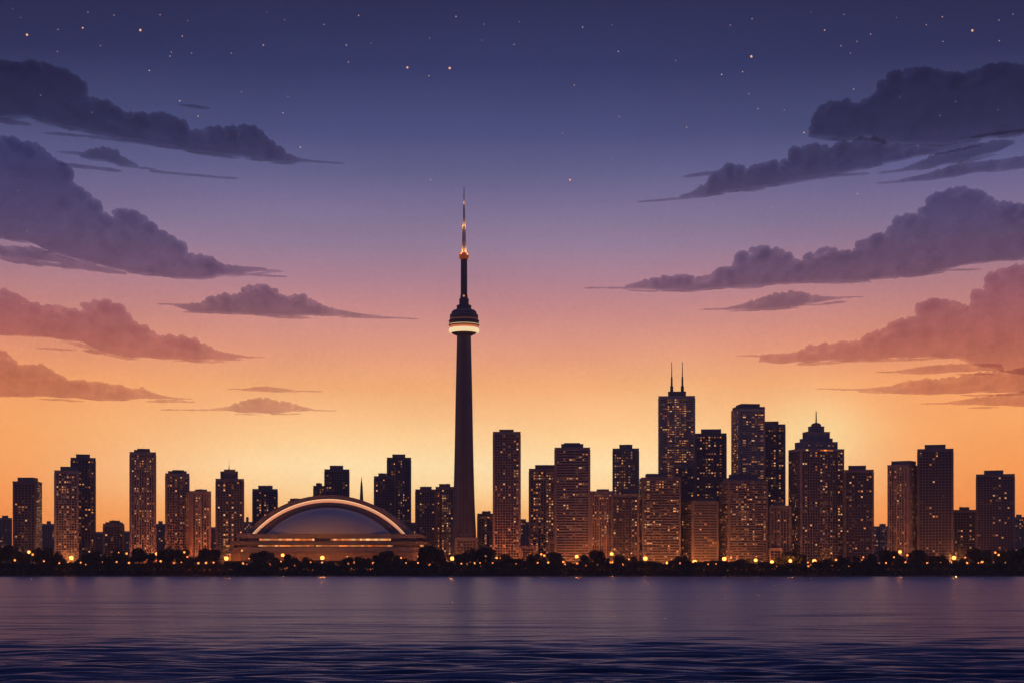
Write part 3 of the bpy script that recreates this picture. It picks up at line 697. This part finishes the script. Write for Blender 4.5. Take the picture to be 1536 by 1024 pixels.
for k, rr in RAD.items():
    m = MB(); m.ball((0,0,0), rr, 12, 8); GLOBE[k] = m.mesh('lamp_globe', LAMPBIG if k in 'Bb' else LAMP, True)
POLE = MB(); POLE.lathe([(.22,0),(.16,.5),(.10,1)], 8); POLE = POLE.mesh('pole', STEEL)
CAPM = {}
for k, rr in RAD.items():
    m = MB(); m.lathe([(rr*.35,-rr*1.25),(rr*.5,-rr*.85)], 8); m.lathe([(rr*.6,rr*.88),(rr*.2,rr*1.15)], 8); CAPM[k] = m.mesh('lamp_cap', STEEL)
POW = {'B': 380000, 'b': 150000, 'm': 6000, 's': 0, 't': 0}
DESC = {'B': 'very bright orange street lamp standing among the shore trees', 'b': 'bright warm street lamp standing between the shore trees',
        'm': 'medium warm lamp glowing in front of the dark shore trees', 's': 'small warm lamp glowing low in the dark shore trees', 't': 'tiny dim lamp glowing in the dark shore trees'}
NEAR = {107: 'very bright lamp below the overlapping pair of towers on the far left', 339.5: 'very bright lamp at the left end of the stadium',
        483.5: 'very bright lamp in front of the middle of the stadium', 678.5: 'very bright lamp left of the needle tower foot',
        968: 'very bright lamp at the left foot of the wide dark front office tower', 1042: 'very bright lamp below the low banded front tower with orange left side',
        1086.5: 'very bright lamp below the orange left side of the stepped-roof front tower', 1221.5: 'very bright lamp below the pyramid-topped tower',
        1431: 'very bright lamp between the tall dark right tower and the low block beside it',
        43.5: 'bright lamp below the second building from the left', 235.5: 'bright lamp at the right foot of the tallest slim left tower',
        424: 'bright lamp in front of the left part of the stadium', 628.8: 'bright lamp at the right end of the stadium',
        865: 'bright lamp below the broad banded tower', 917.5: 'bright lamp below the join of the two lower towers right of the broad banded tower',
        1001.5: 'bright lamp below the right part of the wide dark front office tower', 1133.5: 'bright lamp below the right part of the stepped-roof front tower',
        1158: 'bright lamp just left of the broadest round tree', 1185.5: 'bright lamp in front of the broadest round tree',
        1350: 'bright lamp below the slim brown-cornered tower on the right'}
for x, y, k in LAMPS:
    Y = 2420 if k == 'B' else (2384 if (k == 'b' or y < 840) else 2358)
    if k == 'b' and y < 838: Y = 2420
    b = ground_z(Y) if Y > SHORE + 3 else .9
    root = empty('street_lamp', (WX(x, Y), Y, b)); h = WZ(y, Y) - b; rr = RAD[k]
    p = link('pole', POLE, root); p.scale = (1, 1, h - rr*.9)
    link('lamp_globe', GLOBE[k], root, (0, 0, h)); link('lamp_cap', CAPM[k], root, (0, 0, h))
    if POW[k]:
        li = bpy.data.lights.new('bulb', 'POINT'); li.energy = POW[k]; li.color = (1, .30, .055); li.shadow_soft_size = rr*1.1
        lo = bpy.data.objects.new('bulb', li); COL.objects.link(lo); lo.parent = root; lo.location = (0, 0, h)
    tag(root, NEAR.get(x, DESC[k]), 'street lamp', {'B':'very bright shore lamps','b':'bright shore lamps','m':'medium shore lamps','s':'small shore lamps','t':'tiny shore lamps'}[k])
# road lamps along the boulevard behind the trees, at the feet of the towers
for x, pw in ((86,.8),(102,1.1),(116,.8),(198,.7),(212,.6),(229,1.1),(252,.8),(268,.6),(281,1.1),(296,1.2),(309,.9),(345,.5),(402,.5),(432,.9),(455,1.1),(483,1.3),
    (515,1.1),(545,.8),(575,.6),(606,.6),(640,.6),(666,1),(686,.3),(706,.3),(729,.8),(744,1.4),(760,1.7),(776,1.5),(800,1.1),(818,1.2),(838,1.2),(856,1.2),(878,1.2),
    (897,1),(915,1.1),(938,.9),(962,1.2),(978,1.2),(1000,1),(1018,.9),(1031,1.8),(1050,1.1),(1070,1),(1085,1.9),(1105,1.1),(1128,.9),(1145,.6),(1190,.4),(1212,.5),
    (1240,.5),(1290,.35),(1338,.9),(1352,.7),(1372,.7),(1400,.4),(1428,.8),(1445,.4),(1472,.35)):
    Y = 2468 if not 383 < x < 640 else 2454; hh = 12
    root = empty('boulevard_lamp', (WX(x, Y), Y, 8)); p = link('pole', POLE, root); p.scale = (1,1,hh-1)
    link('lamp_globe', GLOBE['s'], root, (0,0,hh)); link('lamp_cap', CAPM['s'], root, (0,0,hh))
    li = bpy.data.lights.new('bulb', 'POINT'); li.energy = 310000 * pw * (.42 if 383 < x < 640 else 1); li.color = (1,.21,.028); li.shadow_soft_size = 1.1
    lo = bpy.data.objects.new('bulb', li); COL.objects.link(lo); lo.parent = root; lo.location = (0,0,hh)
    tag(root, 'orange street lamp on the road behind the shore trees, glowing at the tower feet', 'street lamp', 'street lamps on the road behind the trees')

for x in (683, 696, 709):
    Y = 2568; root = empty('plaza_lamp', (WX(x, Y), Y, 8)); p = link('pole', POLE, root); p.scale = (1,1,8)
    link('lamp_globe', GLOBE['s'], root, (0,0,9)); link('lamp_cap', CAPM['s'], root, (0,0,9))
    li = bpy.data.lights.new('bulb', 'POINT'); li.energy = 420000; li.color = (1,.27,.045); li.shadow_soft_size = 1.1
    lo = bpy.data.objects.new('bulb', li); COL.objects.link(lo); lo.parent = root; lo.location = (0,0,9)
    tag(root, 'orange lamp on the plaza right at the foot of the needle tower', 'street lamp', 'plaza lamps at the needle tower foot')

# ---------------------------------------------------------------- stars
STARS = [(40.5,52.5,3),(124,42,2.2),(210.5,45.5,3),(611,101.5,2.6),(674.5,102.5,3),(1127,85,3),(1458.5,46,3),(855,270,2.4),
 (19,13,.8),(31,26.5,.8),(132,18.5,1.1),(171,23,1.1),(240,22.5,1.1),(87,44.5,1.1),(150.5,68.5,1),(86,77.5,1),(224,106,1.5),(255,84.5,1.2),(257,78.5,1.1),
 (273.5,54.5,1.3),(287.5,80,1),(281.5,31.5,.9),(395,68,1.5),(347,80,1),(427,30,1),(400,18,.8),(486,37,1),(519.5,68,1.3),(538,23.5,1.3),(522.5,93.5,1.2),
 (556.5,65,.8),(644.5,57.5,1),(684,25,1.3),(726,36.5,1),(643.5,114,1.2),(723,60.5,.8),(771,67,1.2),(779,33,1),(874,41,1.4),(918,37.5,1),(927.5,77.5,1.4),
 (1013.5,91,1),(1082.5,112,1.5),(1114,108,1.2),(1095.5,38,1.1),(1128,28.5,1.2),(1217,18.5,.9),(1237,45.5,1.5),(1266,22,1),(1285.5,62.5,1),(1306,51.5,1.2),
 (1261.5,69,1.1),(1275.5,80,1),(1344.5,26.5,.8),(1389.5,37.5,1.1),(1413.5,25.5,1.3),(1414.5,62.5,1.1),(1498.5,30.5,1.1),(1499,61.5,1.2),(1519.5,21.5,1),
 (61,143,1.4),(138,169,1.4),(269.5,151.5,1.5),(297,174.5,1.3),(424.5,169.5,1.3),(450.5,221,1.5),(861.5,128,1.1),(929,175,1.1),(1030,191,1.1),(1123.5,141,1),
 (1137,163,1.1),(1176.5,165,.9),(1280.5,134,1.3),(1350,146,1.1),(1433.5,152.5,1.4),(1410,173.5,1.4),(1497,165,1.2),(1206,199,1.6),(1286,291,1.3),(646,270,1.1),
 (844,200,1),(1433,328.5,1.2),(27,286,1.5),(40.5,347.5,1.6),(917,237,.9),(1152.5,397,1.2),(1158,310,.9),(358,202,1),(432,145,.9),(362,138,.9)]
YS = 60000
ST = {False: MB(), True: MB()}
for q in ST: ST[q].ball((0,0,0), 1, 8, 6)
ST = {False: ST[False].mesh('star', STARM, True), True: ST[True].mesh('star', STARB, True)}
for x, y, sz in STARS:
    o = link('star', ST[sz > 2], None, (WX(x, YS), YS, WZ(y, YS))); rr = sz * .58 * YS / F; o.scale = (rr, rr, rr)
    tag(o, 'larger glowing peach coloured star high in the night sky' if sz > 2 else 'tiny faint star in the night sky', 'star', 'bright stars in the sky' if sz > 2 else 'faint stars in the sky')

# ---------------------------------------------------------------- clouds
def cloud_mat(nm, tr, dif, k, ab, den):
    m = bpy.data.materials.new(nm); m.use_nodes = True; t = m.node_tree; t.nodes.clear()
    o = N('ShaderNodeOutputMaterial', t); T = N('ShaderNodeBsdfTransparent', t); D = N('ShaderNodeBsdfDiffuse', t); mx = N('ShaderNodeMixShader', t)
    g = N('ShaderNodeTexCoord', t); n = N('ShaderNodeTexNoise', t); n.inputs['Scale'].default_value = .004; n.inputs['Detail'].default_value = 6
    t.links.new(g.outputs['Object'], n.inputs[0])
    t.links.new(ramp([(.3, tuple(x*.93 for x in tr)+(1,)), (.7, tuple(min(1,x*1.05) for x in tr)+(1,))], n.outputs[0], t), T.inputs[0])
    D.inputs[0].default_value = dif + (1,); mx.inputs[0].default_value = k
    t.links.new(T.outputs[0], mx.inputs[1]); t.links.new(D.outputs[0], mx.inputs[2]); t.links.new(mx.outputs[0], o.inputs[0])
    # the cloud's own body dims the sky behind it the more the thicker it is
    va = N('ShaderNodeVolumeAbsorption', t); va.inputs['Color'].default_value = (ab[0], ab[1], ab[2], 1); va.inputs['Density'].default_value = den
    t.links.new(va.outputs[0], o.inputs['Volume']); return m
CM = {'dark': cloud_mat('cloud_dark', (.93,.92,.93), (.30,.30,.40), .04, (.62,.61,.70), .0066),
      'mid': cloud_mat('cloud_mauve', (.92,.92,.95), (.40,.38,.45), .04, (.57,.57,.72), .0060),
      'low': cloud_mat('cloud_rose', (.95,.92,.94), (.5,.4,.4), .03, (.75,.60,.73), .0046)}
def lerp_prof(P, x):
    if x <= P[0][0]: return P[0][1]
    for (a, ya), (b, yb) in zip(P, P[1:]):
        if x <= b: return ya + (yb - ya) * (x - a) / max(1e-6, b - a)
    return P[-1][1]
def cloud(label, top, base, mt, Y=24000, wisps=(), seed=1, rscale=1.0):
    r = random.Random(seed); s = Y / F; m = MB()
    x0, x1 = top[0][0], top[-1][0]; x = x0
    xm, ym = (x0+x1)/2, lerp_prof(base, (x0+x1)/2)
    def clampz(n0):
        for i in range(n0, len(m.v)):
            vx, vy, vz = m.v[i]; zb = -(lerp_prof(base, vx) + .6*math.sin(vx*.13+seed) + .8*math.sin(vx*.05)) 
            if vz < zb: m.v[i] = (vx, vy, zb + (vz - zb)*.04)
    def puff(px, pz, rx, rz, seg=14, rings=9, dy=0):
        n0 = len(m.v); m.ball((px, 0, pz), rz, seg, rings, (rx/rz, (dy or 5 + 1.4*rz)/rz, 1)); clampz(n0)
    # scalloped crown
    while x < x1:
        h = lerp_prof(base, x) - lerp_prof(top, x)
        q = min(max(.9, h*.5), (r.uniform(4, 7) if r.random() < .5 else r.uniform(7, 13))*rscale)
        yt = min(lerp_prof(top, x), lerp_prof(top, x + q*.5)) + (r.uniform(-2.5, 2)*rscale if h > 14 else 0)
        puff(x, -(yt + q), q*1.08, q)
        if q > 5:
            for _ in range(2):
                a = r.uniform(.15, .85)*math.pi; puff(x + q*.85*math.cos(a), -(yt + q) + q*.85*math.sin(a), q*.36, q*.36)
        if h > 26: puff(x + r.uniform(-4,4), -(yt + q*2 + r.uniform(0, h-26)), q*1.2, q*1.1, dy=19)
        x += q * r.uniform(1.15, 1.55)
    # body below the crown
    x = x0
    while x < x1:
        yt, yb = lerp_prof(top, x), lerp_prof(base, x); h = yb - yt; ins = min(8.5*rscale, h*.45)
        zz = -(yt + ins); st = max(1.2, min(9, h*.45))
        while zz - st > -yb - st*.9:
            puff(x, zz - st, st*1.5, st, 12, 7, dy=4 + 1.3*st); zz -= st
        x += st*.8
    wisps = list(wisps)
    for _ in range(int((x1 - x0)/55)):       # loose shreds along the underside
        a = r.uniform(x0, x1 - 20); L = r.uniform(22, 70); o_ = r.uniform(.5, 5)
        wisps.append((a, a + L, lerp_prof(base, a) + o_, lerp_prof(base, a + L) + o_, r.uniform(.6, 1.5)))
    for (a, b, ya, yb, th) in wisps:
        L = b - a; n = max(3, int(L/7))
        for i in range(n):
            t = (i+.5)/n; wx = a + L*t; env = math.sin(math.pi*t)**.7
            m.ball((wx, 0, -(ya + (yb-ya)*t) + r.uniform(-.3,.3)*th), 1, 12, 6, (L/n*1.5, 3+3*th, max(.45, th*env*r.uniform(.6,1.1))))
    me = bpy.data.meshes.new('cloud'); me.from_pydata([(a-xm, b, c+ym) for a, b, c in m.v], [], m.f)
    tmp = bpy.data.objects.new('tmp', me); COL.objects.link(tmp)
    md = tmp.modifiers.new('r', 'REMESH'); md.mode = 'VOXEL'; md.voxel_size = .65; md.adaptivity = 0
    dg = bpy.context.evaluated_depsgraph_get(); me2 = bpy.data.meshes.new_from_object(tmp.evaluated_get(dg))
    bpy.data.objects.remove(tmp)
    for v in me2.vertices:
        p = v.co; q = noise.noise_vector(p*.23 + Vector((seed,0,0)))*1.0 + noise.noise_vector(p*.55)*.6
        v.co = p + Vector((q.x, q.y, q.z*.75))
    me2.materials.clear(); me2.materials.append(CM[mt]); me2.transform(Matrix.Scale(s, 4)); me2.name = 'cloud'
    me2.polygons.foreach_set('use_smooth', [True]*len(me2.polygons))
    o = link('cloud', me2, None, (WX(xm, Y), Y, WZ(ym, Y)))
    tag(o, label, 'cloud'); return o
cloud('long dark blue cloud bank at the upper left reaching down to the right', [(-25,84),(0,90),(25,95),(55,91),(75,97),(95,103),(115,112),(125,128),(128,145),(165,155),(190,168),(215,172),(245,170),(270,180),(290,195),(305,198),(320,190),(345,190),(370,186),(390,192),(400,207),(415,220),(430,230),(450,238),(470,241)],
      [(-25,176),(45,172),(60,178),(100,190),(150,198),(200,210),(260,220),(320,230),(380,236),(440,243),(470,243)], 'dark', wisps=[(-20,40,178,186,3),(70,150,200,206,1.4),(140,280,206,222,1.8),(455,510,241,245,.9),(275,310,157,163,1.3)], seed=2)
cloud('small isolated dark puff below the long upper left cloud bank', [(122,232),(135,226),(150,222),(165,222),(175,228),(185,236),(205,246)], [(122,236),(160,240),(190,248),(205,250)], 'dark', wisps=[(90,180,246,257,2.2),(90,130,228,231,1.5)], seed=3, rscale=.6)
cloud('thin dark streak of cloud right of the small isolated puff', [(226,255),(240,256),(246,259)], [(226,258),(246,260)], 'dark', wisps=[(235,352,258,268,1.2)], seed=4, rscale=.4)
cloud('largest billowing mauve cloud on the left side', [(-25,203),(10,205),(40,212),(62,220),(70,230),(95,243),(103,262),(112,278),(130,290),(147,308),(152,322),(165,318),(190,313),(215,322),(235,345),(255,350),(268,362),(275,375),(295,385),(310,383),(328,392),(345,398),(370,400),(398,402)],
      [(-25,354),(45,362),(80,378),(140,393),(200,408),(260,415),(300,417),(340,412),(398,405)], 'mid', wisps=[(330,425,410,415,1.4),(370,420,404,407,1)], seed=5)
cloud('narrow dark strand under the largest left cloud', [(-20,370),(20,369),(50,370),(90,384),(130,395),(160,401),(188,409)], [(-20,380),(70,391),(130,403),(188,412)], 'mid', wisps=[(10,120,391,402,3)], seed=6, rscale=.6)
cloud('flat-based mauve cloud of small puffs left of the needle tower', [(262,457),(300,455),(325,444),(345,441),(362,441),(368,430),(390,426),(412,433),(425,446),(445,440),(465,447),(480,457),(510,465),(545,471),(570,474)], [(262,459),(290,467),(350,470),(420,472),(500,473),(570,476)], 'mid', wisps=[(240,330,456,459,1.2),(280,400,468,471,1.5),(540,625,474,478,1)], seed=7, rscale=.8)
cloud('rose brown billowing cloud at the left, middle height', [(-20,433),(20,437),(32,447),(55,458),(80,458),(105,462),(118,470),(125,456),(150,451),(180,455),(192,470),(203,487),(225,492),(240,503),(270,506),(290,507),(310,518),(330,527),(372,534)],
      [(-20,500),(50,502),(90,508),(125,512),(160,527),(200,535),(300,539),(372,537)], 'low', wisps=[(128,200,526,532,3),(60,110,522,525,1.2),(350,395,535,536,1)], seed=8)
cloud('lowest orange brown cloud at the left edge', [(-20,520),(10,530),(25,547),(45,547),(65,548),(78,558),(95,567),(120,573),(150,571),(170,577),(190,580),(215,583),(240,592),(268,597)], [(-20,594),(50,592),(100,596),(160,598),(230,597),(268,598)], 'low', wisps=[(180,285,593,598,1.2)], seed=9, rscale=.9)
cloud('tiny flat orange cloud streak left of the needle tower', [(365,583),(385,580),(400,579),(415,581),(440,584)], [(365,585),(400,586),(440,586)], 'low', wisps=[(345,480,583,587,1)], seed=10, rscale=.5)
cloud('small low orange puff cloud above the stadium', [(318,613),(345,609),(360,604),(380,598),(400,597),(418,602),(430,602),(450,608),(470,613)], [(318,615),(370,618),(420,617),(470,615)], 'low', wisps=[(245,350,614,615,.9),(440,500,614,616,.9)], seed=11, rscale=.7)
cloud('big dark blue cloud mass at the upper right corner', [(1226,176),(1232,160),(1250,152),(1270,150),(1285,157),(1300,150),(1314,145),(1320,128),(1340,110),(1365,104),(1395,103),(1425,110),(1445,115),(1465,107),(1490,97),(1515,95),(1565,102)],
      [(1226,204),(1262,208),(1310,202),(1330,215),(1420,215),(1500,203),(1565,192)], 'dark', seed=13)
cloud('long dark cloud arm sloping down to the left below the upper right mass', [(1020,294),(1040,288),(1060,276),(1080,256),(1100,248),(1125,252),(1140,249),(1160,240),(1185,240),(1190,226),(1210,217),(1240,219),(1250,228),(1262,215),(1290,207),(1312,206),(1330,218),(1420,218),(1470,210)],
      [(1020,296),(1060,292),(1100,286),(1140,280),(1165,275),(1200,266),(1230,264),(1300,250),(1360,237),(1420,224),(1470,213)], 'dark', wisps=[(960,1060,303,294,1),(1030,1090,265,257,2),(1160,1235,273,267,1.6),(1220,1300,266,260,1.6)], seed=14, Y=24500)
cloud('upper one of two thin dark strands below the upper right mass', [(1352,254),(1385,241),(1410,230),(1450,221),(1500,210),(1520,211)], [(1352,256),(1400,248),(1460,236),(1500,225),(1520,216)], 'dark', wisps=[(1320,1400,260,249,1.2),(1460,1560,206,192,1.6)], seed=15, rscale=.6)
cloud('lower one of two thin dark strands below the upper right mass', [(1350,270),(1390,261),(1440,246),(1500,240),(1565,230)], [(1350,273),(1400,268),(1470,257),(1565,243)], 'dark', wisps=[(1320,1400,275,268,1)], seed=16, rscale=.6)
cloud('longest mauve cloud bank on the right, rising towards the edge', [(940,428),(970,420),(990,414),(1020,413),(1060,413),(1085,403),(1103,398),(1110,380),(1130,372),(1160,370),(1180,378),(1195,391),(1207,395),(1215,380),(1245,370),(1262,378),(1285,375),(1292,362),(1315,352),(1336,346),(1342,330),(1360,322),(1383,322),(1392,300),(1415,286),(1450,281),(1480,292),(1500,303),(1520,305),(1565,312)],
      [(940,432),(1030,435),(1060,433),(1100,430),(1170,424),(1220,422),(1280,420),(1340,415),(1400,405),(1440,397),(1500,390),(1565,382)], 'mid', wisps=[(880,1000,432,432,1.2),(1180,1300,424,421,2),(1290,1410,416,408,4),(1400,1470,406,404,1)], seed=17)
cloud('small flat mauve cloud below the long right bank', [(1090,462),(1120,455),(1140,448),(1165,440),(1190,436),(1205,441),(1230,444),(1262,446)], [(1090,465),(1140,464),(1200,457),(1262,448)], 'mid', wisps=[(1055,1120,464,463,1),(1150,1240,461,456,1),(1240,1290,447,445,.9)], seed=18, rscale=.7)
cloud('tall rose cloud mass at the right edge with a long left arm', [(1145,532),(1165,530),(1190,530),(1215,520),(1245,516),(1265,512),(1290,510),(1310,500),(1335,490),(1350,480),(1375,473),(1385,457),(1400,449),(1425,449),(1445,458),(1455,472),(1460,450),(1470,437),(1485,428),(1488,413),(1505,403),(1525,399),(1565,400)],
      [(1145,542),(1180,543),(1240,540),(1300,538),(1340,536),(1400,534),(1440,536),(1470,548),(1565,562)], 'low', wisps=[(1110,1190,533,535,1.2),(1270,1400,542,538,1.8)], seed=19)
cloud('middle orange brown strand at the lower right', [(1345,556),(1380,550),(1410,547),(1450,545),(1500,545)], [(1345,558),(1400,558),(1450,556),(1500,556)], 'low', wisps=[(1320,1420,558,557,1.4)], seed=20, rscale=.5, Y=24600)
cloud('long low orange brown strand at the lower right', [(1290,583),(1340,578),(1352,573),(1390,568),(1420,567),(1470,559),(1565,550)], [(1290,585),(1370,590),(1450,588),(1565,586)], 'low', wisps=[(1230,1380,583,586,1.3)], seed=21, rscale=.7)
cloud('lowest orange strand above the right towers', [(1425,602),(1460,597),(1500,592),(1565,584)], [(1425,605),(1470,607),(1565,607)], 'low', wisps=[(1385,1480,605,604,1.2)], seed=22, rscale=.6, Y=24600)

# ---------------------------------------------------------------- haze: thin dusk air round the whole scene
hz = MB(); hz.box(-1400, 1400, -60, 3900, -3, 700)
hm = bpy.data.materials.new('haze'); hm.use_nodes = True; t = hm.node_tree; t.nodes.clear()
pv = N('ShaderNodeVolumePrincipled', t); pv.inputs['Color'].default_value = (.9,.85,.85,1); pv.inputs['Density'].default_value = 4.2e-5
pv.inputs['Anisotropy'].default_value = .35
oo = N('ShaderNodeOutputMaterial', t); t.links.new(pv.outputs[0], oo.inputs['Volume'])
tag(hz.build('haze', hm), kind='stuff')
